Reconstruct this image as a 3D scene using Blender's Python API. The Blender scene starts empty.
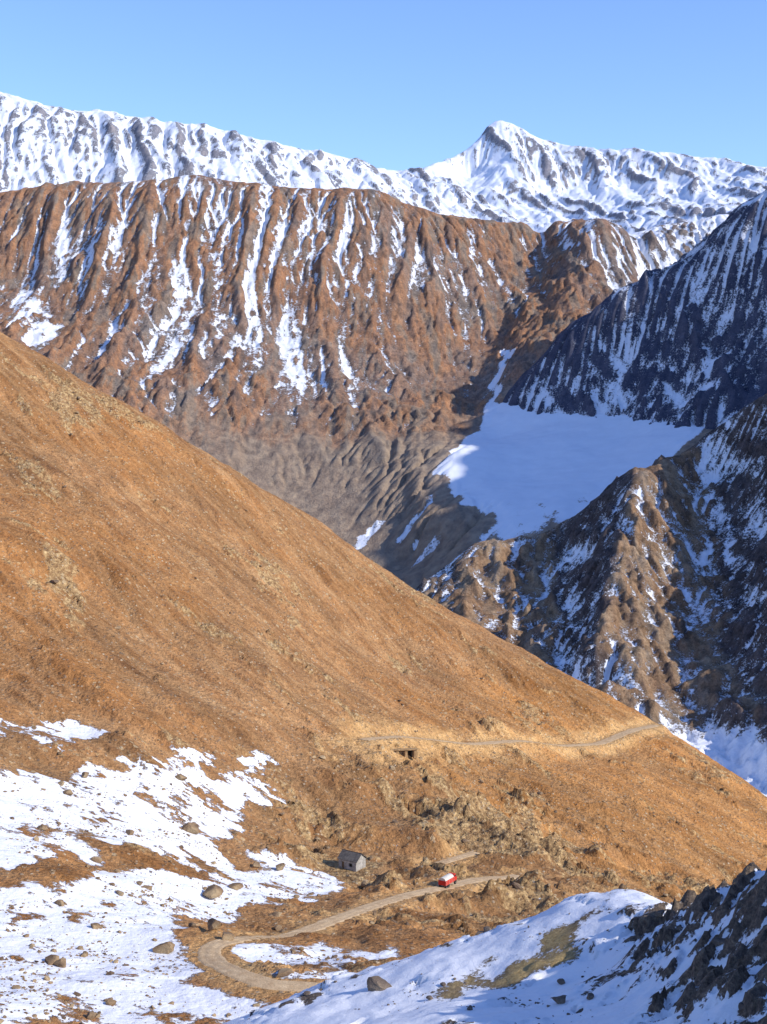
import bpy, bmesh, math, numpy as np
from mathutils import Vector, Matrix
rng=np.random.default_rng(7)
F=1400.0; CX=383.5; HY=400.0
def W(px,py,D): return ((px-CX)/F*D, float(D), (HY-py)/F*D)
# ---------------------------------------------------------------- noise
def _h(ix,iy,seed):
    h=(ix.astype(np.int64)*374761393+iy.astype(np.int64)*668265263+seed*1274126177)&0xffffffff
    h=((h^(h>>13))*1274126177)&0xffffffff
    h=(h^(h>>16))&0xffffffff
    return h&1023
_CT=np.cos(np.arange(1024)*2*math.pi/1024);_ST=np.sin(np.arange(1024)*2*math.pi/1024)
def perlin(x,y,seed=0):
    ix=np.floor(x);iy=np.floor(y);fx=x-ix;fy=y-iy
    u=fx*fx*fx*(fx*(fx*6-15)+10);v=fy*fy*fy*(fy*(fy*6-15)+10)
    def g(dx,dy):
        a=_h(ix+dx,iy+dy,seed); return _CT[a]*(fx-dx)+_ST[a]*(fy-dy)
    a=g(0,0);b=g(1,0);c=g(0,1);d=g(1,1)
    return ((a+(b-a)*u)*(1-v)+(c+(d-c)*u)*v)*1.5
def fbm(x,y,o=5,seed=0,gain=.5):
    s=0;a=1
    for i in range(o):
        s=s+a*perlin(x,y,seed+i*17);a*=gain;x,y=x*1.63-y*1.21+3.1,x*1.21+y*1.63+7.7
    return s
def fbma(x,y,o=5,seed=0,gain=.5):
    s=0;a=1
    for i in range(o):
        s=s+a*perlin(x,y,seed+i*17);a*=gain;x=x*2.03+3.1;y=y*2.03+7.7
    return s
def ridged(x,y,o=5,seed=0,gain=.5):
    s=0;a=1;w=1
    for i in range(o):
        r=1-np.abs(perlin(x,y,seed+i*31))*2; r=r*np.abs(r)
        s=s+a*r*w; w=np.clip(r*1.2+.2,0.1,1);a*=gain;x=x*2.07+1.3;y=y*2.07+5.1
    return s
def facet(x,y,seed=0):
    """angular blocks: worley cells, each a randomly tilted plane"""
    ix=np.floor(x);iy=np.floor(y);best=np.full(x.shape,9.);out=np.zeros(x.shape)
    for dx in(-1,0,1):
        for dy in(-1,0,1):
            a=_h(ix+dx,iy+dy,seed)/1023.;b=_h(ix+dx,iy+dy,seed+5)/1023.;c=_h(ix+dx,iy+dy,seed+9)
            ex=ix+dx+a-x;ey=iy+dy+b-y;d=ex*ex+ey*ey
            v=_CT[c]*ex+_ST[c]*ey+.6*_CT[(c*7)%1024]
            k=d<best;best=np.where(k,d,best);out=np.where(k,v,out)
    return out
def sst(a,b,x):
    t=np.clip((x-a)/(b-a),0,1);return t*t*(3-2*t)
# ---------------------------------------------------------------- rbf height
def dens(line,n):
    P=np.array(line,float)
    seg=np.r_[0,np.cumsum(np.hypot(*(P[1:,:2]-P[:-1,:2]).T))]
    t=np.linspace(0,seg[-1],n)
    return np.stack([np.interp(t,seg,P[:,k]) for k in range(3)],1)
def rbf(ctrl,hf,c):
    C=np.array(ctrl,float);sc=np.ptp(C[:,:2])
    x=C[:,0]/sc;y=C[:,1]/sc;c=c/sc
    R=np.sqrt((x[:,None]-x)**2+(y[:,None]-y)**2+c*c)
    n=len(x);A=np.zeros((n+3,n+3));A[:n,:n]=R-np.eye(n)*2e-4
    P=np.stack([np.ones(n),x,y],1);A[:n,n:]=P;A[n:,:n]=P.T
    w=np.linalg.solve(A,np.r_[C[:,2],0,0,0])
    k=3;cx=np.arange(hf.x[0],hf.x[-1]+hf.st*(k+1),hf.st*k);cy=np.arange(hf.y[0],hf.y[-1]+hf.st*(k+1),hf.st*k)
    X,Y=np.meshgrid(cx/sc,cy/sc)
    out=w[n]+w[n+1]*X+w[n+2]*Y
    for i in range(n): out+=w[i]*np.sqrt((X-x[i])**2+(Y-y[i])**2+c*c)
    def up(Z,nn):
        f=np.arange(nn)/k;i=f.astype(int);u=(f-i)[:,None];return Z[i]*(1-u)+Z[i+1]*u
    Z=up(out,len(hf.y));Z=up(Z.T,len(hf.x)).T
    return Z.copy()
def blur(Z,r):
    for ax in (0,1):
        P=np.pad(Z,[(r+1,r) if a==ax else (0,0) for a in (0,1)],mode='edge')
        S=np.cumsum(P,axis=ax);n=Z.shape[ax]
        hi=np.take(S,range(2*r+1,2*r+1+n),axis=ax);lo=np.take(S,range(0,n),axis=ax)
        Z=(hi-lo)/(2*r+1)
    return Z
def erode(Z0,st,mask,n=40000,steps=80,batches=4,er=.12,cap=2.2,inertia=.25,seed=1,lim=(5,1.2)):
    """vectorised rain-drop erosion; returns eroded height and flow map"""
    r=np.random.default_rng(seed);ny,nx=Z0.shape;Zi=(Z0/st).ravel();Z=Zi.copy();flow=np.zeros(ny*nx)
    pm=np.flatnonzero(mask.ravel())
    for b in range(batches):
        i=r.choice(pm,n);x=(i%nx)+r.random(n);y=(i//nx)+r.random(n)
        x=np.clip(x,1,nx-3);y=np.clip(y,1,ny-3)
        dx=np.zeros(n);dy=np.zeros(n);v=np.ones(n);w=np.ones(n);s=np.zeros(n)
        for t in range(steps):
            ix=x.astype(np.int64);iy=y.astype(np.int64);u=x-ix;q=y-iy;k=iy*nx+ix
            a=Z[k];bb=Z[k+1];c=Z[k+nx];d=Z[k+nx+1]
            gx=(bb-a)*(1-q)+(d-c)*q;gy=(c-a)*(1-u)+(d-bb)*u
            h=(a*(1-u)+bb*u)*(1-q)+(c*(1-u)+d*u)*q
            dx=dx*inertia-gx*(1-inertia);dy=dy*inertia-gy*(1-inertia)
            L=np.hypot(dx,dy)+1e-9;dx/=L;dy/=L
            x2=np.clip(x+dx,1,nx-3);y2=np.clip(y+dy,1,ny-3)
            jx=x2.astype(np.int64);jy=y2.astype(np.int64);u2=x2-jx;q2=y2-jy;k2=jy*nx+jx
            h2=(Z[k2]*(1-u2)+Z[k2+1]*u2)*(1-q2)+(Z[k2+nx]*(1-u2)+Z[k2+nx+1]*u2)*q2
            dh=h2-h;C=np.maximum(-dh,.01)*v*w*cap
            dep=np.where(dh>0,np.minimum(dh,s),np.where(s>C,(s-C)*.15,-np.minimum((C-s)*er,np.maximum(-dh,0)*.5)))
            s-=dep
            K=np.concatenate((k,k+1,k+nx,k+nx+1));V=np.concatenate((dep*(1-u)*(1-q),dep*u*(1-q),dep*(1-u)*q,dep*u*q))
            Z+=np.clip(np.bincount(K,V,minlength=ny*nx),-.06,.03)
            flow+=np.bincount(k,w,minlength=ny*nx)
            v=np.sqrt(np.clip(v*v*.9-dh*1.0,.05,9));w*=.985;x=x2;y=y2
        Z=np.clip(Z,Zi-lim[0],Zi+lim[1])
        Zr=Z.reshape(ny,nx);Z=(Zr*.8+blur(Zr,1)*.2).ravel()
    return Z.reshape(ny,nx)*st,np.log1p(blur(flow.reshape(ny,nx),1))
class HF:
    def __init__(s,x0,x1,y0,y1,st):
        s.x=np.arange(x0,x1,st);s.y=np.arange(y0,y1,st);s.st=st
        s.X,s.Y=np.meshgrid(s.x,s.y);s.attr={}
    def at(s,x,y,Z=None):
        Z=s.Z if Z is None else Z
        fx=np.clip((np.asarray(x)-s.x[0])/s.st,0,len(s.x)-1.001);fy=np.clip((np.asarray(y)-s.y[0])/s.st,0,len(s.y)-1.001)
        i=fx.astype(int);j=fy.astype(int);u=fx-i;v=fy-j
        return (Z[j,i]*(1-u)+Z[j,i+1]*u)*(1-v)+(Z[j+1,i]*(1-u)+Z[j+1,i+1]*u)*v
    def hit(s,px,py,d0=None,Z=None):
        D=np.arange(d0 or max(s.y[0],20),s.y[-1],.5)
        x=(px-CX)/F*D;z=(HY-py)/F*D
        g=s.at(x,D,Z);k=np.argmax(g>=z)
        if not (g>=z).any(): k=len(D)-1
        return (x[k],D[k],g[k])
    def slope(s):
        gy,gx=np.gradient(s.Z,s.st);return np.hypot(gx,gy)
    def build(s,name,mat):
        ny,nx=s.X.shape
        co=np.stack([s.X,s.Y,s.Z],-1).reshape(-1,3).astype(np.float32)
        idx=np.arange(nx*ny).reshape(ny,nx)
        q=np.stack([idx[:-1,:-1],idx[:-1,1:],idx[1:,1:],idx[1:,:-1]],-1).reshape(-1,4)
        return mk(name,co,q,mat,s.attr,True)
def mk(name,co,q,mat,attr={},smooth=True):
    me=bpy.data.meshes.new(name);co=np.asarray(co,np.float32);q=np.asarray(q,np.int32)
    me.vertices.add(len(co));me.vertices.foreach_set('co',co.ravel())
    k=q.shape[1]
    me.loops.add(q.size);me.loops.foreach_set('vertex_index',q.ravel())
    me.polygons.add(len(q));me.polygons.foreach_set('loop_start',np.arange(0,q.size,k,dtype=np.int32))
    me.polygons.foreach_set('use_smooth',np.full(len(q),smooth))
    me.update(calc_edges=True)
    for n,a in attr.items():
        at=me.attributes.new(n,'FLOAT','POINT');at.data.foreach_set('value',np.asarray(a,np.float32).ravel())
    ob=bpy.data.objects.new(name,me);bpy.context.scene.collection.objects.link(ob)
    if mat: me.materials.append(mat)
    return ob
# ---------------------------------------------------------------- materials
class M:
    def __init__(s,name):
        s.m=bpy.data.materials.new(name);s.m.use_nodes=True;s.t=s.m.node_tree;s.n=s.t.nodes
        s.b=s.n['Principled BSDF'];s.b.inputs['Roughness'].default_value=.95
        s.b.inputs['Specular IOR Level'].default_value=.08
        s.co=s.n.new('ShaderNodeTexCoord').outputs['Object']
    def L(s,a,b): s.t.links.new(a,b)
    def stretch(s,sc,rot=(0,0,0)):
        m0=s.n.new('ShaderNodeMapping');m0.inputs['Rotation'].default_value=rot;s.L(s.co,m0.inputs[0])
        m=s.n.new('ShaderNodeMapping');m.inputs['Scale'].default_value=sc;s.L(m0.outputs[0],m.inputs[0]);return m.outputs[0]
    def noise(s,sc,det=5,ro=.6,vec=None,dist=0):
        n=s.n.new('ShaderNodeTexNoise');n.inputs['Scale'].default_value=sc;n.inputs['Detail'].default_value=det
        n.inputs['Roughness'].default_value=ro;n.inputs['Distortion'].default_value=dist
        s.L(vec or s.co,n.inputs['Vector']);return n.outputs['Fac']
    def vor(s,sc,vec=None):
        n=s.n.new('ShaderNodeTexVoronoi');n.inputs['Scale'].default_value=sc;s.L(vec or s.co,n.inputs['Vector']);return n.outputs
    def ramp(s,f,st):
        r=s.n.new('ShaderNodeValToRGB');e=r.color_ramp.elements
        while len(e)<len(st): e.new(.5)
        for k,(p,c) in enumerate(st):
            e[k].position=p;e[k].color=(*c,1) if not isinstance(c,(int,float)) else (c,c,c,1)
        s.L(f,r.inputs[0]);return r.outputs[0]
    def mix(s,f,a,b,mode='MIX'):
        m=s.n.new('ShaderNodeMix');m.data_type='RGBA';m.blend_type=mode
        for v,i in ((f,0),(a,6),(b,7)):
            if isinstance(v,(int,float)): m.inputs[i].default_value=v
            elif isinstance(v,tuple): m.inputs[i].default_value=(*v,1)
            else: s.L(v,m.inputs[i])
        return m.outputs[2]
    def math(s,op,a,b=0,c=0):
        m=s.n.new('ShaderNodeMath');m.operation=op
        for i,v in enumerate((a,b,c)):
            if isinstance(v,(int,float)): m.inputs[i].default_value=v
            else: s.L(v,m.inputs[i])
        return m.outputs[0]
    def attr(s,n):
        a=s.n.new('ShaderNodeAttribute');a.attribute_name=n;return a.outputs['Fac']
    def thr(s,v,lo,hi):
        m=s.n.new('ShaderNodeMapRange');m.interpolation_type='SMOOTHSTEP';s.L(v,m.inputs[0])
        m.inputs[1].default_value=lo;m.inputs[2].default_value=hi;return m.outputs[0]
    def bump(s,h,dist,st=1,prev=None):
        b=s.n.new('ShaderNodeBump');b.inputs['Strength'].default_value=st;b.inputs['Distance'].default_value=dist
        s.L(h,b.inputs['Height'])
        if prev: s.L(prev,b.inputs['Normal'])
        return b.outputs[0]
    def end(s,col,nrm=None):
        if isinstance(col,tuple): s.b.inputs['Base Color'].default_value=(*col,1)
        else: s.L(col,s.b.inputs['Base Color'])
        if nrm: s.L(nrm,s.b.inputs['Normal'])
        return s.m
SNOW=(.84,.85,.88)
def mountain_mat(name,sc,rocks,snow=SNOW,haze_tint=None,k=.5,bd=8,dark=.55,strk=None,rg=(.90,.96,1.02),grey_or_shade_c=((.12,.10,.095),(.32,.27,.22))):
    m=M(name)
    n1=m.noise(sc,6,.6);n2=m.noise(sc*6,6,.65);n3=m.noise(sc*30,4,.75)
    n1b=m.noise(sc*2.5,5,.65,m.stretch((1.6,.35,.35),strk or (0,0,0)))
    col=m.ramp(n1b,rocks)
    col=m.mix(m.thr(n1,.42,.62),col,m.mix(1.0,col,rg,'MULTIPLY'))
    col=m.mix(m.math('MULTIPLY',m.attr('grey_or_shade'),.8),col,m.mix(n2,*grey_or_shade_c))  # grey rock; on the spurs this mask carries painted shade
    col=m.mix(1.0,col,m.ramp(n2,[(.3,dark),(.7,1.3)]),'MULTIPLY')
    col=m.mix(1.0,col,m.ramp(n3,[(.3,.50),(.5,1.0),(.7,1.35)]),'MULTIPLY')
    ta=m.attr('tan');col=m.mix(ta,col,m.mix(m.thr(n2,.3,.7),(.22,.16,.11),(.40,.30,.20)))
    s=m.math('ADD',m.attr('snow'),m.math('MULTIPLY',m.math('SUBTRACT',n2,.5),k))
    s=m.math('ADD',s,m.math('MULTIPLY',m.math('SUBTRACT',n3,.5),k*1.6))
    f=m.thr(s,.43,.58)
    col=m.mix(f,col,m.mix(n2,tuple(x*.86 for x in snow),snow))
    if haze_tint: col=m.mix(haze_tint[0],col,haze_tint[1])  # distance haze mixed evenly into the base colour
    h=m.math('ADD',n2,m.math('MULTIPLY',n3,.6))
    h=m.math('MULTIPLY',h,m.math('SUBTRACT',1.0,m.math('MULTIPLY',f,.6)))
    h=m.math('MULTIPLY',h,m.math('SUBTRACT',1.0,m.attr('smooth')))
    return m.end(col,m.bump(h,bd,1.0))
rockB=[(.3,(.13,.085,.06)),(.40,(.27,.150,.085)),(.50,(.40,.185,.075)),(.58,(.29,.19,.115)),(.72,(.20,.155,.12))]
matA=mountain_mat('far_snow_rock',.004,[(.3,(.17,.145,.145)),(.7,(.34,.27,.22))],bd=14,haze_tint=(.15,(.52,.64,.86)),k=.7)
matB=mountain_mat('brown_rock',.006,rockB,bd=9,haze_tint=(.04,(.5,.58,.75)),k=.65)
matC=mountain_mat('shaded_rock',.008,[(.3,(.05,.05,.065)),(.7,(.13,.115,.125))],bd=8,haze_tint=(.05,(.30,.45,.9)),k=.75,strk=(0,0,math.radians(30)))  # rock colour darkened and blued to deepen this mountain's shade
matE=mountain_mat('spur_rock',.012,[(.3,(.10,.075,.06)),(.45,(.30,.18,.10)),(.6,(.38,.26,.16)),(.75,(.22,.18,.14))],bd=4,k=.75,grey_or_shade_c=((.035,.035,.045),(.11,.10,.11)))
def inpoly(X,Y,poly):
    r=np.zeros(X.shape,bool);n=len(poly)
    for i in range(n):
        x1,y1=poly[i][:2];x2,y2=poly[(i+1)%n][:2]
        if y1==y2: continue
        r^=((y1>Y)!=(y2>Y))&(X<(x2-x1)*(Y-y1)/(y2-y1)+x1)
    return r
def off(line,dx,dy,dz): return [(p[0]+dx,p[1]+dy,p[2]+dz) for p in line]
def PW(l): return [W(*p) for p in l]
def crestd(hf,cr): return np.abs(hf.Y-np.interp(hf.X,*np.array(sorted([(p[0],p[1]) for p in cr])).T))
def nrm(fl): return np.clip((fl-np.percentile(fl,50))/(np.percentile(fl,99)-np.percentile(fl,50)+1e-9),-1,1.3)
# ================================================================ A far range
crestA=PW([(-300,60,8800),(-60,78,8800),(0,90,8800),(20,97,8800),(40,103,8800),(60,108,8850),(75,114,8900),(90,110,8900),(115,112,8900),(130,118,8950),(165,124,9000),(205,124,9000),(240,136,9100),(280,146,9200),(330,153,9300),(370,167,9500),(400,171,9800),(415,173,10500),(440,161,10700),(468,149,10900),(480,137,11000),(488,126,11000),(497,119,11000),(508,121,11000),(520,127,11000),(530,137,11000),(560,146,11000),(600,153,11000),(640,151,10900),(680,159,10800),(710,158,10600),(735,161,10500),(767,169,10400),(850,172,10400),(1000,150,10400)])
A=HF(-3400,4600,7300,12400,12)
c=list(dens(crestA,110))
c+=list(dens(off(crestA,0,1300,-1100),25))
c+=PW([(-300,230,7600),(0,240,7600),(100,240,7600),(200,240,7600),(300,240,7700),(400,240,8000),(460,235,8600),(520,240,8600),(600,250,8400),(700,250,8200),(800,250,8200),(1000,250,8200)])
c+=list(dens(PW([(499,119,11000),(508,160,10500),(516,215,9700)]),6))
c+=PW([(455,198,10300),(470,182,10650),(560,200,10300),(640,195,10000),(700,185,10000),(740,195,9500)])
A.Z=rbf(c,A,8)
dcr=crestd(A,crestA)
att=.13+.87*sst(0,450,dcr)
wx=A.X+fbm(A.X/700,A.Y/700,4,5)*110
g=ridged((wx+.30*A.Y)/300,A.Y/1900,4,11,.5)
bowl=1-.75*np.exp(-(((A.X-560)/330)**2+((A.Y-10450)/330)**2))
A.Z+=att*bowl*((g*50-30)+fbm(A.X/240,A.Y/240,6,3,.5)*26)+fbm(A.X/60,A.Y/60,3,9)*4*bowl
A.Z,fl=erode(A.Z,A.st,(A.Y<11600)&(A.Y>8000),30000,60,4,er=.10,seed=3)
A.Z+=att*bowl*(facet(A.X/60,A.Y/90,13)*8+fbm(A.X/50,A.Y/50,3,14,.6)*4)
A.Z+=(1-att)*facet(A.X/70,A.Y/70,15)*7
fl=nrm(fl);cv=A.Z-blur(A.Z,3)
A.attr['snow']=.84-.34*sst(.85,1.5,A.slope())*bowl-.020*np.clip(cv,-10,10)+.30*fbma((wx+.30*A.Y)/80,A.Y/700,5,15,.6)*bowl+.35*(1-bowl)+.12*fl
A.attr['tan']=A.X*0;A.attr['smooth']=A.X*0;A.attr['grey_or_shade']=A.X*0
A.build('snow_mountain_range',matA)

# ================================================================ B brown mountain + glacier valley
B=HF(-2300,2500,2600,5800,4.6)
crestB=PW([(-350,215,4700),(-60,203,4700),(0,193,4700),(40,187,4700),(100,185,4700),(150,181,4700),(190,171,4700),(215,178,4700),(260,184,4700),(300,187,4700),(340,189,4700),(380,191,4700),(410,205,4750),(450,215,4800),(490,219,4850),(520,225,4950),(560,223,4950),(590,219,4700),(610,221,4650),(622,236,4800),(650,232,5000),(690,224,5050),(715,215,5000),(740,214,5000),(767,212,5000),(850,205,5000),(1100,180,5000)])
c=list(dens(crestB,70))+list(dens(off(crestB,0,800,-520),20))
c+=PW([(-350,480,3200),(-150,480,3200),(0,490,3100),(150,520,3100),(300,570,3000),(380,600,2900),(450,640,2600),(560,620,2600),(700,560,2700),(900,560,2700)])
c+=PW([(0,340,3850),(100,400,3650),(200,450,3550),(300,510,3350),(380,540,3150),(410,555,3050)])
c+=list(dens(PW([(600,221,4650),(575,270,4400),(545,320,4150),(515,370,3900)]),8))
c+=list(dens(PW([(540,235,4950),(520,300,4500),(500,350,4200),(485,395,3900)]),8))
c+=list(dens(PW([(20,200,4650),(70,290,4250),(125,395,3700)]),7))
c+=PW([(430,300,4350),(400,400,3750),(250,330,4150),(20,290,4350),(660,300,4500),(740,290,4500)])
c+=PW([(485,420,3700),(450,450,3400),(440,475,3280),(420,520,3080),(500,436,3600),(540,424,3600),(560,440,3450),(620,438,3400),(690,438,3250),(500,480,3250),(560,488,3120),(620,488,3080),(520,525,2920),(560,525,2860),(470,530,2950)])
B.Z=rbf(c,B,20)
base=B.Z.copy()
dcr=crestd(B,crestB)
glp=PW([(503,345,4200),(488,385,3860),(480,410,3720),(458,440,3460),(438,462,3330),(440,482,3230),(468,498,3100),(492,512,3020),(488,535,2900),(520,540,2840),(555,522,2870),(630,484,3090),(695,455,3240),(740,410,3500),(700,400,3750),(560,400,3900),(503,395,3800),(512,350,4200)])
wj=fbm(B.X/90,B.Y/90,5,77,.58)*36
gl=blur(inpoly(B.X+wj,B.Y+wj,glp).astype(float),2)
glw=blur(inpoly(B.X,B.Y,glp).astype(float),12)
fan=sst(20,-130,base+fbm(B.X/150,B.Y/150,5,55,.55)*80)*sst(4100,3700,B.Y)*sst(-700,-300,B.X)
att=(.25+.75*sst(0,260,dcr))*(1-.98*glw)*(1-.6*fan)
wx=B.X+fbm(B.X/300,B.Y/500,4,21,.5)*45
am=.35+1.0*sst(-.5,.6,fbm(B.X/380,B.Y/500,3,91))
rt=sst(520,860,B.X+fbm(B.X/80,B.Y/80,4,92)*120)
g0=ridged(wx/450,B.Y/2400,2,12,.5)
g1=ridged(wx/150,B.Y/1500,4,13,.5)
B.Z+=att*(g0*36+am*g1*22-30)+att*fbm(B.X/90,B.Y/90,6,23,.55)*14+facet(B.X/26,B.Y/40,3)*3.0*att
Zn,fl=erode(B.Z,B.st,(B.Y<5100)&(B.Y>3100)&(B.X>-1900)&(B.X<1500),60000,100,4,er=.13,cap=2.4,seed=4)
B.Z=B.Z*glw+Zn*(1-glw)
fl=nrm(fl)
att2=att*(1-.5*sst(.3,1,fl))*(1-.6*fan)
B.Z+=att2*(facet((B.X+wj)/17,B.Y/26,41)*3.6+facet(B.X/45,B.Y/80,42)*6+fbm(B.X/24,B.Y/30,4,43,.65)*3.2)+glw*fbm(B.X/160,B.Y/160,4,44)*5
cv=B.Z-blur(B.Z,4); cv2=B.Z-blur(B.Z,10)
hh=sst(-50,600,base)
big=fbm(B.X/330,B.Y/420,4,33)
strk=fbma(wx/24,B.Y/420,5,37,.6);strk2=fbma(wx/75,B.Y/900,3,47,.5)
xc=np.interp(B.X/B.Y,[-.35,-.25,-.18,-.08,-.02,.03,.10,.2,.3],[-.06,-.02,.11,.13,.08,-.03,-.08,.0,.1])
sn=.04+.20*hh-.022*np.clip(cv,-6,6)-.012*np.clip(cv2,-12,12)+.17*fl+.22*strk+.20*strk2+.20*big+.34*rt+.10*sst(160,0,dcr)*(.2+.8*rt)+xc
sn-=.5*fan
patch=blur(inpoly(B.X+wj,B.Y+wj,PW([(25,250,4300),(5,320,4000),(40,348,3900),(60,320,4000),(40,285,4200)])).astype(float),3)
sn=sn+.58*patch
for tp_,wd in [([(318,510,3250),(322,490,3330)],1),([(355,520,3150),(382,502,3220)],1),([(395,548,3010),(430,530,3020)],1),([(408,515,3120),(428,495,3200)],2),([(470,560,2800),(520,545,2850)],3),([(400,535,3060),(425,522,3080)],1)]:
    a_,b_=PW(tp_);t=np.clip(((B.X-a_[0])*(b_[0]-a_[0])+(B.Y-a_[1])*(b_[1]-a_[1]))/((b_[0]-a_[0])**2+(b_[1]-a_[1])**2),0,1)
    d=np.hypot(B.X-a_[0]-t*(b_[0]-a_[0]),B.Y-a_[1]-t*(b_[1]-a_[1]))+wj*.5
    sn+=.9*sst(7*wd+12,4*wd,d)
sn=np.maximum(sn,gl*(1.0+.5*fbm(B.X/60,B.Y/100,5,78,.6)*sst(3150,2950,B.Y)-.25*sst(3150,2950,B.Y)))
B.attr['snow']=sn
B.attr['tan']=np.clip(fan*.9,0,1);B.attr['smooth']=np.clip(glw*1.2,0,1)*.9;B.attr['grey_or_shade']=np.clip(rt*.9+.5*sst(.0,.5,big)+.25*sst(2,-6,cv2),0,1)
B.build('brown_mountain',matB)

# ================================================================ C shaded mountain right
C=HF(150,2500,2700,4600,5)
crestC=PW([(1250,40,3500),(1000,90,3500),(900,130,3500),(830,160,3550),(767,190,3600),(740,206,3620),(715,236,3640),(690,258,3660),(640,280,3700),(600,303,3720),(560,335,3750),(525,368,3780),(503,395,3800),(488,425,3800)])
c=list(dens(crestC,40))+list(dens(off(crestC,120,550,-420),14))
c+=PW([(480,475,3600),(500,470,3650),(550,462,3550),(620,466,3380),(690,462,3230),(760,480,3000),(900,520,2900),(1200,520,2900),(420,570,3300),(560,570,3000),(690,570,2800),(420,570,4100)])
c+=PW([(700,350,3480),(767,330,3400),(620,370,3600),(900,300,3250),(1200,300,3200)])
C.Z=rbf(c,C,10)
dcr=crestd(C,crestC)
att=.25+.75*sst(0,160,dcr)
wx=C.X+fbm(C.X/300,C.Y/300,3,121)*70
g1=ridged((wx+.55*C.Y)/150,(C.Y-.5*C.X)/500,4,113,.5)
C.Z+=att*(g1*26-20)+att*fbm(C.X/90,C.Y/90,6,123,.55)*15+facet(C.X/30,C.Y/30,4)*4*att-4
C.Z,fl=erode(C.Z,C.st,(C.Y<3950)&(C.X<1500),40000,80,4,er=.12,seed=5)
C.Z+=att*(facet(C.X/18,C.Y/22,51)*3.5+facet(C.X/50,C.Y/50,52)*6)
fl=nrm(fl);cv=C.Z-blur(C.Z,4)
C.attr['snow']=.38-.03*np.clip(cv,-6,6)+.14*fl+.22*fbma((wx+.55*C.Y)/34,(C.Y-.5*C.X)/200,5,5,.6)+.18*fbm(C.X/170,C.Y/170,4,6)+.20*sst(50,550,C.Z)-.10*sst(.9,1.5,C.slope())
C.attr['tan']=C.X*0;C.attr['smooth']=C.X*0;C.attr['grey_or_shade']=C.X*0
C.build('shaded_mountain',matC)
R_=HF(1150,3400,2000,4300,14)  # unseen ridge right of view, added to cast shadow over C and glacier
crR=[(1620,1900,560),(1600,2300,700),(1590,2500,770),(1600,2700,800),(1600,2930,850),(1640,3300,880),(1700,3700,960),(1800,4300,1000)]
X,Y=R_.X,R_.Y
cx_=np.interp(Y,[p[1] for p in crR],[p[0] for p in crR]);cz_=np.interp(Y,[p[1] for p in crR],[p[2] for p in crR])
R_.Z=cz_-np.where(X<cx_,(cx_-X)*1.9,(X-cx_)*.75)+ridged(X/160,Y/160,5,7)*22-18+fbm(X/300,Y/300,5,8)*30
R_.attr['snow']=.5+.3*fbm(X/120,Y/120,4,9);R_.attr['tan']=X*0;R_.attr['smooth']=X*0;R_.attr['grey_or_shade']=X*0
R_.build('shadow_ridge',matC)

# ================================================================ E lower spurs
E=HF(-250,1250,1250,2800,2.5)
crestE=PW([(1100,250,1950),(900,335,1950),(830,365,2000),(790,384,2080),(767,395,2100),(740,408,2150),(700,438,2220),(675,460,2150),(640,473,2060),(605,488,2120),(580,512,2200),(545,532,2260),(520,537,2220),(480,540,2150),(450,560,2150),(420,585,2150),(360,640,2100),(200,720,2100)])
c=list(dens(crestE,50))+list(dens(off(crestE,60,420,-300),18))
c+=list(dens(PW([(480,540,2150),(455,600,1950),(430,650,1700),(400,720,1450)]),6))
c+=list(dens(PW([(550,540,2240),(552,600,1950),(560,672,1700),(600,760,1450)]),7))
c+=list(dens(PW([(640,474,2060),(612,555,1850),(596,640,1620),(620,720,1420)]),8))
c+=list(dens(PW([(712,438,2220),(716,520,2040),(704,620,1760),(675,715,1500),(690,800,1300)]),9))
c+=list(dens(PW([(850,365,2000),(838,478,1780),(828,600,1520),(815,690,1380)]),7))
c+=PW([(720,735,1450),(767,790,1330),(740,760,1400),(880,760,1330),(1000,600,1400),(1000,450,1700),(1200,400,1800)])
E.Z=rbf(c,E,5)
dcr=crestd(E,crestE)
att=.25+.75*sst(0,90,dcr)
wx=E.X+fbm(E.X/120,E.Y/150,4,221)*20
g1=ridged(wx/60,E.Y/330,4,213,.5)
E.Z+=att*(g1*9-8)+att*fbm(E.X/45,E.Y/45,6,223,.55)*8+facet(E.X/14,E.Y/18,5)*1.8*att
E.Z,fl=erode(E.Z,E.st,(E.Y<2350)&(E.X>-50)&(E.X<750),40000,80,5,er=.12,seed=6)
fl=nrm(fl)
E.Z+=att*(facet(E.X/9,E.Y/12,61)*1.8+facet(E.X/24,E.Y/30,62)*2.8+fbm(E.X/12,E.Y/14,4,63,.6)*1.3)*(1-.5*sst(.3,1,fl))
cv=E.Z-blur(E.Z,5)
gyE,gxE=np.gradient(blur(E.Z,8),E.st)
shade_side=sst(.25,.8,gxE)
E.attr['snow']=.27-.04*np.clip(cv,-4,4)+.15*fl+.22*fbma(wx/18,E.Y/110,5,5,.58)+.16*fbm(E.X/160,E.Y/160,3,8)+.06*shade_side+.6*sst(-325,-365,E.Z)
E.attr['tan']=E.X*0;E.attr['smooth']=E.X*0;E.attr['grey_or_shade']=np.clip(1.1*shade_side+.25*fbm(E.X/60,E.Y/60,4,18),0,1)  # left-facing slopes get near-black rock: shade put into the colour
E.build('rocky_spur_ridge',matE)

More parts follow.
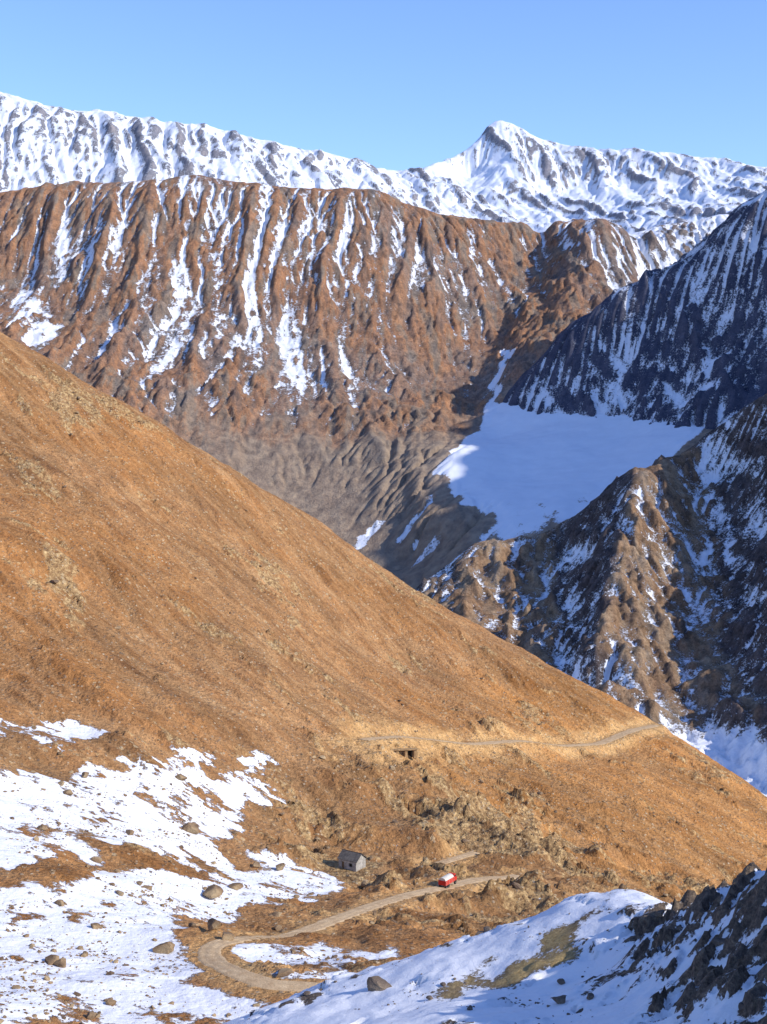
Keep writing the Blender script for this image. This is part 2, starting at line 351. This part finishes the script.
# ================================================================ F foreground hillside
G=HF(-300,460,165,1000,.75)
crestF=PW([(-350,120,740),(-120,265,720),(0,335,720),(100,392,730),(200,450,740),(300,510,750),(400,580,750),(480,625,740),(560,672,720),(620,705,705),(655,725,700),(700,752,680),(767,800,650),(850,860,620),(1000,960,600)])
c=list(dens(crestF,34))+list(dens(off(crestF,50,130,-115),12))+list(dens(off(crestF,100,260,-260),8))
c+=PW([(0,530,510),(0,700,412),(100,600,510),(100,725,420),(200,735,440),(200,600,560),(300,620,620),(300,735,480),(400,742,540),(400,670,650),(500,743,590),(500,690,670),(560,745,620),(600,742,650),(650,731,688),
(500,800,520),(500,850,460),(445,882,372),(520,885,400),(600,800,560),(600,880,470),(700,850,540),(767,870,560),(700,900,480),(600,950,350),(767,950,420),(500,940,310),(400,970,270),(500,1024,250),
(440,790,480),(350,862,400),(440,830,430),(300,820,420),(250,780,430),(150,760,400),(100,800,360),(0,760,362),(0,735,380),(0,850,292),(100,900,280),(0,1024,200),(150,1024,215),(200,970,255),(200,900,310),(290,1000,235),(300,940,300),(380,905,335),(280,880,350),(-200,720,360),(-200,900,250),(-200,1024,190),(-300,560,500),(900,1000,480),(300,1150,190),(100,1150,180)])
G.Z=rbf(c,G,8)
base=G.Z.copy()
dcr=crestd(G,crestF)
def hitpoly(l,Z,d0=170): return [G.hit(p[0],p[1],d0,Z) for p in l]
def polymask(l,jit,r,sd):
    P=[G.hit(min(max(p[0],-200),900),p[1],170,base) for p in l]
    jx=fbm(G.X/16,G.Y/16,6,sd,.6)*jit;jy=fbm(G.X/16,G.Y/16,6,sd+50,.6)*jit*1.6
    return blur(inpoly(G.X+jx,G.Y+jy,P).astype(float),r)
snowm=np.maximum.reduce([
 polymask([(-120,712),(0,722),(60,721),(112,734),(90,746),(0,742),(-120,745)],6,2,1)*.85,
 polymask([(-120,772),(0,776),(80,766),(170,756),(255,757),(288,775),(262,800),(225,828),(215,862),(150,858),(100,845),(40,862),(-120,885)],8,2,2),
 polymask([(-150,898),(0,898),(60,890),(120,860),(215,870),(260,850),(320,862),(345,880),(290,896),(235,912),(200,935),(186,962),(186,980),(225,996),(262,1008),(280,1040),(280,1060),(-150,1060)],7,2,3),
 polymask([(230,968),(330,956),(400,968),(330,990),(300,1000),(260,988)],5,2,4)*.75])
sm=np.clip(snowm,0,1);flatb=blur(sm,10)
n_big=fbm(G.X/110,G.Y/110,4,301)
us=G.X*.50+G.Y*.86;ds=G.X*.86-G.Y*.50
ww=fbm(G.X/50,G.Y/50,4,8)*9
rill=ridged((us+ww)/11,ds/90,4,303,.55)
rill2=ridged((us+ww)/42,ds/260,3,304,.5)
oc=fbm(us/22+ww*.06,ds/55,6,311,.6)
low=sst(-116,-126,base+fbm(G.X/40,G.Y/40,4,9)*9)*sst(600,470,G.Y)
ocm=sst(.36,.66,oc+.24*low)*(1-.8*flatb)
att=.3+.7*sst(0,50,dcr)
G.Z+=att*n_big*4.5*(1-.6*flatb)+(rill*.35+rill2*1.6)*(1-flatb)*att+fbm(G.X/18,G.Y/18,6,305,.5)*1.1*(1-.45*flatb)
rel=np.clip(ocm+low*.8*(1-.9*flatb),0,1.2)
G.Z+=rel*low*(ridged(G.X/46,G.Y/30,4,308,.5)*3.8-1.8)
G.Z,fl=erode(G.Z,G.st,(G.Y<760)&(np.abs(G.X)<.33*G.Y+20),45000,60,3,er=.05,cap=1.2,seed=9,lim=(1.2,.6))
fl=nrm(fl)
fx1=facet((G.X+ww)/8,(G.Y)/5.5,401);fx2=facet(G.X/2.8,G.Y/2.4,402);fx3=facet((G.X+ww)/17,G.Y/11,403)
lowj=low*sst(-.1,.4,fbm(G.X/28,G.Y/22,4,404,.55))*(1-.9*flatb)
G.Z+=att*(ocm*.8+.06*(1-flatb))*(fx1*1.2+fx2*.6)+ocm*att*.6+lowj*(fx3*1.9+fx1*.9+fx2*.4)
G.Z+=(1-.8*flatb)*fx2*.12+fbm(G.X/3.5,G.Y/3.5,3,309,.6)*.13
# level pad for the hut
hp=G.hit(352,871,170,blur(G.Z,5));hz=float(G.at(hp[0],hp[1]+2,blur(G.Z,8)))+.2
pd=np.hypot(G.X-hp[0],G.Y-hp[1]-2);w=1-sst(6,13,pd);G.Z=G.Z*(1-w)+hz*w
pdn=np.clip((hp[1]-G.Y)/20,0,1)*np.exp(-(pd/16)**2);G.Z-=pdn*2.0
roads_px=[([(330,1010),(300,1002),(270,997),(235,986),(207,973),(212,963),(240,957),(290,943),(340,925),(380,904),(410,893),(445,887),(480,885),(522,884)],2.3,'dirt_road',6),
 ([(656,727),(630,737),(600,742),(560,745),(520,746),(470,744),(430,742),(400,741),(360,737)],2.8,'dirt_road',9),
 ([(424,861),(450,858),(478,853)],1.8,'dirt_track',5)]
roads=[];dist=np.full(G.X.shape,1e9);ztar=G.Z.copy();wid=np.full(G.X.shape,5.);upper=np.zeros(G.X.shape)
for ri,(l,hw,nm,fo) in enumerate(roads_px):
    P=np.array(hitpoly(l,base));P[:,2]=G.at(P[:,0],P[:,1],blur(G.Z,6))
    seg=np.r_[0,np.cumsum(np.hypot(*(P[1:,:2]-P[:-1,:2]).T))];t=np.arange(0,seg[-1],1.0)
    Q=np.stack([np.interp(t,seg,P[:,k]) for k in range(3)],1)
    k=9;ker=np.hanning(k+2)[1:-1];ker/=ker.sum()
    for a in range(3):
        q=Q[:,a]
        for _ in range(2 if a<2 else 6): q=np.convolve(np.pad(q,k//2,mode='edge'),ker,'valid')
        Q[:,a]=q
    roads.append((Q,hw,nm))
    R=int((fo+hw+6)/G.st)
    for q in Q:
        i=int((q[0]-G.x[0])/G.st);j=int((q[1]-G.y[0])/G.st)
        sl=(slice(max(j-R,0),j+R+1),slice(max(i-R,0),i+R+1))
        d=np.hypot(G.X[sl]-q[0],G.Y[sl]-q[1])-hw
        mk_=d<dist[sl];dist[sl]=np.where(mk_,d,dist[sl]);ztar[sl]=np.where(mk_,q[2],ztar[sl]);wid[sl]=np.where(mk_,fo*.6,wid[sl]);upper[sl]=np.where(mk_,ri==1,upper[sl])
w=1-sst(0,1,np.clip((dist-.4)/wid,0,1))
G.Z=G.Z*(1-w)+(ztar-.12)*w
roadm=1-sst(.0,7+5*upper,dist+fbm(G.X/6,G.Y/6,5,12,.6)*4)
tanp=polymask([(330,742),(400,733),(470,735),(600,735),(645,730),(560,752),(450,760),(430,778),(400,785),(360,768)],9,4,61)
G.attr['road']=np.clip(np.maximum(roadm*(.6+.4*upper),tanp*.85),0,1)
sl=G.slope();cv=G.Z-blur(G.Z,4)
G.attr['snow']=sm*.86-.30*sst(.4,.9,sl)-.5*np.clip(cv,0,1)*sm+.26*fbm(G.X/9,G.Y/9,6,88,.62)*sm-.5*(1-sst(-.5,2,dist))-.26*sst(.05,.45,fbm(G.X/30,G.Y/16,5,87,.6))*sm
G.attr['snow']+=(1-sm)*low*sst(.15,.5,fbm(G.X/12,G.Y/12,4,89))*.28+(1-sm)*.2*sst(12,0,np.abs(blur(sm,6)-.5)*30)
G.attr['oc']=np.clip(ocm*.8+.12*low+.3*lowj+.25*flatb,0,1)
G.attr['low']=np.clip(low*.5+lowj*.5,0,1)
G.attr['warm']=np.clip(sst(-125,-150,base+n_big*8)*sst(420,500,G.Y),0,1)
G.attr['flow']=fl
m=M('hillside_soil')
n1=m.noise(.012,5,.6);n2=m.noise(.09,6,.65);n3=m.noise(.6,5,.7)
rot=(0,0,math.radians(30))
st=m.noise(.11,6,.65,m.stretch((.4,1.2,.6),rot));st2=m.noise(.03,6,.65,m.stretch((.35,1.5,.6),rot))
n4=m.noise(2.2,3,.8)
col=m.ramp(st,[(.3,(.21,.098,.042)),(.5,(.33,.160,.062)),(.68,(.45,.25,.11))])
col=m.mix(m.thr(n1,.45,.62),col,m.ramp(n2,[(.3,(.25,.105,.035)),(.7,(.42,.195,.065))]))
col=m.mix(m.math('MULTIPLY',m.attr('warm'),.7),col,m.ramp(n2,[(.3,(.36,.15,.042)),(.7,(.56,.265,.08))]))
col=m.mix(1.0,col,m.ramp(st2,[(.32,.62),(.5,1.0),(.66,1.28)]),'MULTIPLY')
col=m.mix(m.math('MULTIPLY',m.attr('low'),.5),col,m.ramp(n2,[(.35,(.16,.09,.04)),(.65,(.38,.215,.09))]))
col=m.mix(m.math('MULTIPLY',m.thr(m.attr('flow'),.0,1.0),.28),col,(.50,.31,.15))
ocf=m.math('ADD',m.attr('oc'),m.math('MULTIPLY',m.math('SUBTRACT',n2,.5),1.7))
ocf=m.math('ADD',ocf,m.math('MULTIPLY',m.math('SUBTRACT',n3,.5),1.3))
oco=m.thr(ocf,.42,.9)
col=m.mix(m.math('MULTIPLY',oco,.8),col,m.ramp(n3,[(.3,(.12,.075,.04)),(.42,(.27,.165,.08)),(.55,(.42,.28,.13)),(.7,(.58,.42,.21))]))
col=m.mix(m.math('MULTIPLY',m.attr('road'),m.thr(n2,.3,.5)),col,m.mix(n3,(.50,.27,.10),(.70,.44,.19)))
col=m.mix(1.0,col,m.ramp(n3,[(.3,.66),(.5,1.0),(.7,1.26)]),'MULTIPLY')
v=m.vor(.8);sp=m.thr(v['Distance'],.36,.28)
cellv=m.math('FRACT',m.math('MULTIPLY',v['Color'],5.3))
col=m.mix(m.math('MULTIPLY',m.math('MULTIPLY',sp,.75),m.thr(cellv,.5,.6)),col,m.ramp(cellv,[(.5,(.10,.065,.045)),(.8,(.22,.15,.10)),(1,(.58,.46,.3))]))
v3=m.vor(.3);sp=m.thr(v3['Distance'],.26,.2)
col=m.mix(m.math('MULTIPLY',m.math('MULTIPLY',sp,.7),m.thr(n2,.52,.6)),col,(.50,.37,.21))
col=m.mix(1.0,col,m.ramp(n4,[(.35,.72),(.65,1.24)]),'MULTIPLY')
s=m.math('ADD',m.attr('snow'),m.math('MULTIPLY',m.math('SUBTRACT',n2,.5),.9))
s=m.math('ADD',s,m.math('MULTIPLY',m.math('SUBTRACT',n3,.5),1.0))
f=m.thr(s,.42,.56);col=m.mix(f,col,m.mix(n2,(.70,.70,.71),(.82,.81,.81)))
v2=m.vor(1.3)
h=m.math('ADD',m.math('MULTIPLY',n3,.6),m.math('MULTIPLY',n4,.25));h=m.math('ADD',h,m.math('MULTIPLY',n2,.9))
h=m.math('SUBTRACT',h,m.math('MULTIPLY',v['Distance'],.35));h=m.math('SUBTRACT',h,m.math('MULTIPLY',v2['Distance'],.15))
h=m.math('MULTIPLY',h,m.math('SUBTRACT',1.0,m.math('MULTIPLY',f,.75)))
matF=m.end(col,m.bump(h,1.4,.9))
G.build('hillside',matF)

m=M('dirt_road_surface');n=m.noise(.5,5,.6);n2=m.noise(3,4,.6)
col=m.ramp(n,[(.3,(.46,.30,.16)),(.7,(.68,.49,.28))]);col=m.mix(1.0,col,m.ramp(n2,[(.3,.75),(.7,1.12)]),'MULTIPLY')
matR=m.end(col,m.bump(n2,.2,.6))
for Q,hw,nm in roads:
    T=np.gradient(Q[:,:2],axis=0);T/=np.linalg.norm(T,axis=1)[:,None]+1e-9;N=np.stack([-T[:,1],T[:,0]],1)
    cols=np.linspace(-1,1,13);rows=[]
    for u in cols:
        wd=hw*(1+.16*fbm(np.arange(len(Q))/7.,np.arange(len(Q))*0+np.sign(u),3,3))
        xy=Q[:,:2]+N*(u*wd)[:,None]
        z=Q[:,2]+.03-.10*np.exp(-((abs(u)-.42)/.12)**2)-.22*abs(u)**6+fbm(xy[:,0]/2,xy[:,1]/2,2,4)*.04
        rows.append(np.c_[xy,z])
    V=np.array(rows);nr,nc=V.shape[:2];idx=np.arange(nr*nc).reshape(nr,nc)
    q=np.stack([idx[:-1,:-1],idx[:-1,1:],idx[1:,1:],idx[1:,:-1]],-1).reshape(-1,4)
    mk(nm,V.reshape(-1,3),q[:,::-1],matR)

# ================================================================ H near snow slope
H=HF(-90,110,-12,232,.36)
crestH=PW([(0,1150,165),(150,1062,170),(230,1022,170),(300,992,172),(380,967,172),(450,946,172),(540,925,170),(580,906,168),(620,898,165),(660,902,160),(700,912,150)])
crestH2=PW([(700,912,150),(722,905,140),(745,888,132),(767,875,125),(830,845,120),(1000,790,112)])
c=list(dens(crestH,26))+list(dens(crestH2,9)[1:])+list(dens(off(crestH,0,28,-26),12))+list(dens(off(crestH,0,58,-75),10))
c+=[(44,150,-66),(55,140,-60),(70,135,-52),(90,140,-48),(45,180,-95),(80,180,-85),(60,215,-120)]
c+=PW([(0,1300,110),(230,1120,120),(400,1024,130),(400,1110,105),(520,1024,124),(600,1024,115),(600,970,140),(500,975,150),(680,1010,108),(767,1024,95),(767,960,106),(700,975,118),(640,990,124),(900,950,88),(1000,1000,80),(383,1300,60),(800,1300,55),(0,1500,60)])
c+=[(0,2,-2.5),(-60,0,-20),(60,0,-8),(0,20,-17),(60,30,-22),(-60,30,-38),(100,100,-30),(0,-10,-2)]
H.Z=rbf(c,H,3)
hr=sst(-3,8,H.X-23+.10*(135-H.Y)+fbm(H.X/12,H.Y/12,3,4)*5)*sst(158,140,H.Y)
nearc=sst(18,28,np.hypot(H.X,H.Y))
rk=sst(.15,.4,fbm(H.X/14,H.Y/10,4,402))
rr=ridged((H.X*.9+H.Y*.3)/7,(H.Y-.3*H.X)/5,4,405,.5);ff=facet(H.X/3.2,H.Y/2.8,7);ff2=facet(H.X/1.3,H.Y/1.3,8)
H.Z+=nearc*(fbm(H.X/22,H.Y/22,5,401)*.9+(.12+.88*rk)*(ff*.35+ff2*.15)
   +hr*(rr*.9-.8+ff*1.1+ff2*.45)+fbm(H.X/2,H.Y/2,3,406)*.07)
cv=H.Z-blur(H.Z,4);sl=H.slope()
gp=[H.hit(*p,60) for p in [(515,960),(545,935),(590,930),(600,945),(560,968),(520,978)]]
gp2=[H.hit(*p,60) for p in [(440,988),(480,968),(500,971),(480,988),(450,1000)]]
jx=fbm(H.X/5,H.Y/5,5,71,.65)*6
gr=blur((inpoly(H.X+jx,H.Y+jx,gp)|inpoly(H.X+jx,H.Y+jx,gp2)).astype(float),3)
H.attr['snow']=.78-.40*sst(.8,1.5,sl)-.5*cv*(.3+hr)+.16*fbm(H.X/10,H.Y/10,5,9,.6)-.40*rk*sst(.0,.5,fbm(H.X/5,H.Y/5,4,91))-.08*hr-.6*gr
H.attr['gr']=gr
m=M('snowy_near_slope')
n2=m.noise(.35,6,.65);n3=m.noise(2.2,5,.7);n4=m.noise(9,3,.7)
col=m.ramp(n3,[(.3,(.06,.05,.045)),(.5,(.16,.12,.09)),(.7,(.32,.24,.16))])
col=m.mix(m.attr('gr'),col,m.ramp(n3,[(.3,(.28,.19,.08)),(.7,(.58,.42,.19))]))
s=m.math('ADD',m.attr('snow'),m.math('MULTIPLY',m.math('SUBTRACT',n2,.5),.9))
s=m.math('ADD',s,m.math('MULTIPLY',m.math('SUBTRACT',n3,.5),.9))
f=m.thr(s,.44,.54);col=m.mix(f,col,m.mix(n2,(.74,.74,.75),(.84,.83,.83)))
h=m.math('ADD',n3,m.math('MULTIPLY',n4,.4));h=m.math('MULTIPLY',h,m.math('SUBTRACT',1.0,m.math('MULTIPLY',f,.75)))
matH=m.end(col,m.bump(h,.5,.8))
H.build('snowy_slope',matH)

n=60;xs=np.linspace(-40000,40000,n);ys=np.linspace(-20000,60000,n);X,Y=np.meshgrid(xs,ys)
Z=-900+0*X;idx=np.arange(n*n).reshape(n,n);q=np.stack([idx[:-1,:-1],idx[:-1,1:],idx[1:,1:],idx[1:,:-1]],-1).reshape(-1,4)
m=M('valley_floor_soil');gcol=m.ramp(m.noise(.004,6,.6),[(.35,(.16,.11,.07)),(.65,(.3,.21,.13))])
mk('ground',np.stack([X,Y,Z],-1).reshape(-1,3),q,m.end(gcol))

# ================================================================ rocks
def ico(sub):
    bm=bmesh.new();bmesh.ops.create_icosphere(bm,subdivisions=sub,radius=1)
    v=np.array([x.co[:] for x in bm.verts]);f=np.array([[x.index for x in p.verts] for p in bm.faces]);bm.free();return v,f
def rockshape(sub,seed):
    r=np.random.default_rng(seed);v,f=ico(sub)
    for _ in range(11):
        nrm_=r.normal(size=3);nrm_/=np.linalg.norm(nrm_);d=r.uniform(.4,.8)
        k=v@nrm_;v=v-np.clip(k-d,0,None)[:,None]*nrm_
    v=v*(1+(.04 if sub>1 else .16)*r.normal(size=(len(v),1)))
    return v,f
shapes=[rockshape(2,i) for i in range(14)];small=[rockshape(1,i+50) for i in range(14)]
def rockmat(name,a,b,c_):
    m=M(name);n2=m.noise(6,4,.7)
    col=m.ramp(m.noise(.25,2,.5),[(.35,a),(.5,b),(.65,c_)])
    col=m.mix(1.0,col,m.ramp(n2,[(.3,.65),(.7,1.25)]),'MULTIPLY')
    return m.end(col,m.bump(n2,.15,.7))
matS=rockmat('rock_stone',(.15,.10,.065),(.29,.195,.11),(.40,.29,.165))
matS2=rockmat('dark_rock_stone',(.09,.07,.06),(.17,.13,.10),(.26,.20,.14))
def scatter(name,pts,sizes,mat,lib,sink=.25):
    V=[];Fc=[];o=0
    for p,s in zip(pts,sizes):
        v,f=lib[rng.integers(len(lib))]
        a=rng.uniform(0,6.28);R=np.array([[math.cos(a),-math.sin(a),0],[math.sin(a),math.cos(a),0],[0,0,1]])
        t=rng.uniform(.7,1.25,3)*np.array([1,1,.7])
        V.append((v*t)@R.T*s+np.array([p[0],p[1],p[2]+s*(.35-sink)]));Fc.append(f+o);o+=len(v)
    return mk(name,np.concatenate(V),np.concatenate(Fc),mat,smooth=False)
def pick(hf,mask,n):
    p=mask.ravel()/mask.sum();i=rng.choice(p.size,n,p=p)
    x=hf.X.ravel()[i]+rng.uniform(-.4,.4,n)*hf.st;y=hf.Y.ravel()[i]+rng.uniform(-.4,.4,n)*hf.st
    return np.c_[x,y,hf.at(x,y)]
inv=(G.Y<740)&(np.abs(G.X)<.32*G.Y+15)&(dist>.8)&(pd>6)
cl=sst(.0,.5,fbm(G.X/16,G.Y/16,4,500,.6))
mask=inv*(flatb*1.1*(.06+cl)*sst(520,300,G.Y)+ low*.5*(.15+cl)+.25*ocm+.015)
pts=pick(G,mask,3200);sz=np.clip(.26+.28*rng.pareto(2.6,len(pts)),.2,1.8)
scatter('scattered_rocks',pts,sz,matS,shapes)
mask=inv*(flatb*1.0*(.10+cl)*sst(520,300,G.Y)+ low*.4*(.15+cl)+.35*ocm+.06)
pts=pick(G,mask,22000);sz=np.clip(.15+.16*rng.pareto(3,len(pts)),.1,.9)
scatter('scree_stones',pts,sz,matS,small)
mask=((H.Y>80)&(H.Y<175)&(np.abs(H.X)<.3*H.Y+5))*(.04+sst(.1,.5,fbm(H.X/9,H.Y/9,3,501)))
pts=pick(H,mask,1100);sz=np.clip(.08+.10*rng.pareto(2.4,1100),.06,.8);scatter('slope_stones',pts,sz,matS2,shapes)
def boulder(px,py,w,hf,d0,seed,asp=.8,mt=None):
    p=hf.hit(px,py,d0);s=w/F*p[1]/2
    v,f=rockshape(3,seed);v=v*np.array([1.1,.9,asp])*s*1.15
    o=mk('boulder',v,f,mt or matS,smooth=False);o.location=(p[0],p[1],p[2]+s*asp*.55);return o
for a in [(163,952,18),(192,833,16),(85,778,9),(212,897,20),(236,890,12),(60,905,10),(255,868,9),(95,928,9),(140,885,8),(325,1000,16),(42,830,9),(180,780,12),(228,940,14),(215,930,18),(280,870,12)]:
    boulder(a[0],a[1],a[2],G,170,int(a[0]))
for a in [(377,989,26),(562,985,9),(560,1003,16),(590,1000,10),(470,1010,8),(660,925,12),(430,1000,7),(720,945,16)]:
    boulder(a[0],a[1],a[2],H,70,int(a[0]),.65,matS2)

# ================================================================ hut, truck, wall
def simple(name,c1,c2,sc,rough=.9,bd=.05):
    m=M(name);n=m.noise(sc,5,.65);m.b.inputs['Roughness'].default_value=rough
    return m.end(m.ramp(n,[(.35,c1),(.65,c2)]),m.bump(n,bd,.6))
def part(name,par,verts,faces,mat):
    me=bpy.data.meshes.new(name);me.from_pydata(verts,[],faces);me.materials.append(mat)
    o=bpy.data.objects.new(name,me);bpy.context.scene.collection.objects.link(o);o.parent=par;return o
def box(name,par,c,s,mat,bev=0.03,taper=None):
    bm=bmesh.new();bmesh.ops.create_cube(bm,size=1)
    for v in bm.verts:
        if taper and v.co.z>0: v.co.x*=taper[0];v.co.y*=taper[1]
        v.co=Vector((v.co.x*s[0]+c[0],v.co.y*s[1]+c[1],v.co.z*s[2]+c[2]))
    if bev: bmesh.ops.bevel(bm,geom=bm.edges[:],offset=bev,segments=2,affect='EDGES')
    me=bpy.data.meshes.new(name);bm.to_mesh(me);bm.free();me.materials.append(mat)
    o=bpy.data.objects.new(name,me);bpy.context.scene.collection.objects.link(o);o.parent=par;return o
def empty(name,loc,rz=0):
    e=bpy.data.objects.new(name,None);bpy.context.scene.collection.objects.link(e);e.location=loc;e.rotation_euler=(0,0,rz);return e
stoneM=simple('hut_stone',(.24,.215,.18),(.46,.42,.36),1.4,bd=.15);darkM=simple('dark_opening',(.02,.018,.016),(.035,.03,.028),2)
roofM=simple('roof_sheet',(.08,.07,.065),(.17,.15,.125),1.2);woodM=simple('wood',(.14,.09,.05),(.22,.15,.09),3)
hut=empty('stone_hut',(hp[0],hp[1]+2,hz-.05),math.radians(-35));hut.scale=(.9,.9,.9)
L,Wd,Hh=6.6,4.6,3.0;a=L/2;b=Wd/2;rh=1.7;tw=.4
def wallx(n,y,openings):
    xs=[-a]+[v for o in openings for v in o[:2]]+[a]
    for i in range(0,len(xs),2): box(f'{n}_pier_{i}',hut,((xs[i]+xs[i+1])/2,y,Hh/2-.5),(xs[i+1]-xs[i],tw,Hh+1),stoneM,.02)
    for j,o in enumerate(openings):
        box(f'{n}_lintel_{j}',hut,((o[0]+o[1])/2,y,(o[3]+Hh)/2),(o[1]-o[0]-.004,tw-.03,Hh-o[3]),stoneM,.01)
        lo=-1;hi=o[2]
        box(f'{n}_sill_{j}',hut,((o[0]+o[1])/2,y,(lo+hi)/2),(o[1]-o[0]-.004,tw-.03,hi-lo),stoneM,.01)
wallx('front_wall',-b,[(-2.2,-1.2,0,2.1),(.6,1.8,1.0,2.0)])
wallx('back_wall',b,[])
box('door',hut,(-1.7,-b+.05,1.05),(.96,.08,2.05),woodM,.01)
box('window',hut,(1.2,-b+.08,1.5),(1.16,.05,.96),darkM,.01)
for sx,nm in((-1,'gable_wall_far'),(1,'gable_wall')):
    x0=sx*a;x1=sx*(a-tw)
    pr=[(-b+tw/2+.002,-1),(b-tw/2-.002,-1),(b-tw/2-.002,Hh),(0,Hh+rh-.15),(-b+tw/2+.002,Hh)]
    vs=[(x0,p[0],p[1]) for p in pr]+[(x1,p[0],p[1]) for p in pr]
    part(nm,hut,vs,[(0,1,2,3,4),(9,8,7,6,5)]+[(i,i+5,(i+1)%5+5,(i+1)%5) for i in range(5)],stoneM)
for sy,nm in((-1,'roof_front'),(1,'roof_back')):
    o_=.45;zb=Hh-rh*o_/b+.03
    p=[(-a-.4,0,Hh+rh),(a+.4,0,Hh+rh),(a+.4,sy*(b+o_),zb),(-a-.4,sy*(b+o_),zb)]
    part(nm,hut,p+[(x,y,z+.13) for x,y,z in p],[(0,1,2,3),(7,6,5,4),(0,4,5,1),(1,5,6,2),(2,6,7,3),(3,7,4,0)],roofM)
box('ridge_beam',hut,(0,0,Hh+rh+.16),(L+.9,.22,.1),woodM,.02)
red=simple('red_paint',(.50,.03,.02),(.60,.05,.03),3,.45,.002);cream=simple('cream_canvas',(.55,.50,.42),(.68,.62,.52),2)
rub=simple('rubber',(.02,.02,.02),(.035,.03,.03),4);glass=simple('glass_dark',(.03,.04,.05),(.05,.06,.07),1,.15,0);steel=simple('steel',(.12,.11,.1),(.2,.19,.18),3,.5)
tp=G.hit(445,886,170);q=roads[0][0];k=np.argmin(np.hypot(q[:,0]-tp[0],q[:,1]-tp[1]));k=min(k,len(q)-4)
tg=q[k+2]-q[k-2];tr=empty('red_truck',(q[k,0],q[k,1],q[k,2]+.02),math.atan2(tg[1],tg[0]))
box('chassis',tr,(0,0,.85),(6.0,.9,.22),steel)
box('cab_lower',tr,(2.25,0,1.45),(1.5,2.1,1.0),red,.12)
box('cab_upper',tr,(2.15,0,2.32),(1.3,2.0,.76),red,.1,(.86,.9))
box('windscreen',tr,(2.78,0,2.27),(.06,1.65,.5),glass,.01)
for s_ in(-1,1):
    box('side_window',tr,(2.2,s_*.98,2.27),(.75,.05,.44),glass,.01)
    box('cargo_side',tr,(-.85,s_*1.12,1.65),(4.3,.08,1.2),red,.02)
    for i in range(6): box('cargo_rib',tr,(-2.9+i*.82,s_*1.185,1.65),(.07,.05,1.15),cream,.01)
    box('headlight',tr,(3.02,s_*.75,1.25),(.06,.28,.2),cream,.02)
box('cargo_floor',tr,(-.85,0,1.03),(4.3,2.14,.12),steel,.01)
box('tailgate',tr,(-3.04,0,1.65),(.08,2.14,1.2),red,.02);box('headboard',tr,(1.34,0,1.9),(.08,2.14,1.7),red,.02)
box('bumper',tr,(3.1,0,.8),(.14,2.2,.26),cream,.04);box('grille',tr,(3.02,0,1.25),(.05,1.0,.4),steel,.01)
vs=[];n=10
for x in(-2.98,1.28):
    for i in range(n+1):
        t=math.pi*i/n;vs.append((x,1.07*math.cos(t),2.2+.75*math.sin(t)))
part('canvas_cover',tr,vs,[(i,i+1,i+n+2,i+n+1) for i in range(n)]+[tuple(range(n+1)),tuple(range(2*n+1,n,-1))],cream)
for x in(2.2,-1.3,-2.4):
    for s_ in(-1,1):
        bm=bmesh.new();bmesh.ops.create_cone(bm,cap_ends=True,segments=24,radius1=.5,radius2=.5,depth=.3,matrix=Matrix.Translation((x,s_*.92,.5))@Matrix.Rotation(math.pi/2,4,'X'))
        bmesh.ops.bevel(bm,geom=[e for e in bm.edges if len(e.link_faces)==2 and e.calc_face_angle()>1],offset=.05,segments=2,affect='EDGES')
        me=bpy.data.meshes.new('wheel');bm.to_mesh(me);bm.free();me.materials.append(rub)
        o=bpy.data.objects.new('wheel',me);bpy.context.scene.collection.objects.link(o);o.parent=tr
        box('hub',tr,(x,s_*1.08,.5),(.3,.06,.3),steel,.05)
wp=G.hit(402,757,170);sw=empty('stone_shelter',(wp[0],wp[1]+.6,wp[2]-.5),math.radians(8))
dst=simple('dry_stone',(.26,.16,.08),(.48,.32,.16),1.2,bd=.3)
for i,x in enumerate((-5,-1.9,1.4,4.9)): box(f'pier_{i}',sw,(x,0,1.2),(1.5+.3*(i%2),1.6,3.2),dst,.3,(.8,.9))
box('lintel',sw,(0,0,2.98),(11.4,1.9,.55),dst,.2);box('back_wall',sw,(0,2.0,1.2),(11,.6,3.2),darkM,.05)

# ================================================================ light, sky, camera
el=math.radians(31);s=Vector((.86,-.38,0)).normalized()*math.cos(el);s.z=math.sin(el)
ld=bpy.data.lights.new('sun','SUN');ld.energy=5.0;ld.angle=math.radians(.5);ld.color=(1,.94,.84)
lo=bpy.data.objects.new('sun',ld);bpy.context.scene.collection.objects.link(lo);lo.rotation_euler=s.to_track_quat('Z','Y').to_euler();lo.location=(200,0,300)
w=bpy.data.worlds.new('World');bpy.context.scene.world=w;w.use_nodes=True;nt=w.node_tree
sk=nt.nodes.new('ShaderNodeTexSky');sk.sky_type='NISHITA';sk.sun_disc=False;sk.sun_elevation=el;sk.sun_rotation=math.atan2(s.x,s.y)
sk.altitude=2500;sk.air_density=1.3;sk.dust_density=.5;sk.ozone_density=1.3
mx=nt.nodes.new('ShaderNodeMix');mx.data_type='RGBA';mx.blend_type='MULTIPLY';mx.inputs[0].default_value=1;mx.inputs[7].default_value=(1.00,1.18,1.70,1)
nt.links.new(sk.outputs[0],mx.inputs[6]);nt.links.new(mx.outputs[2],nt.nodes['Background'].inputs[0]);nt.nodes['Background'].inputs[1].default_value=.15
cd=bpy.data.cameras.new('camera');cam=bpy.data.objects.new('camera',cd);bpy.context.scene.collection.objects.link(cam)
cd.sensor_fit='VERTICAL';cd.sensor_height=36;cd.sensor_width=27;cd.lens=36*F/1024;cd.shift_y=-(512-HY)/1024
cd.clip_start=.5;cd.clip_end=80000;cam.location=(0,0,0);cam.rotation_euler=(math.radians(90),0,0)
sc=bpy.context.scene;sc.camera=cam
sc.view_settings.view_transform='Standard';sc.view_settings.look='None';sc.view_settings.exposure=0
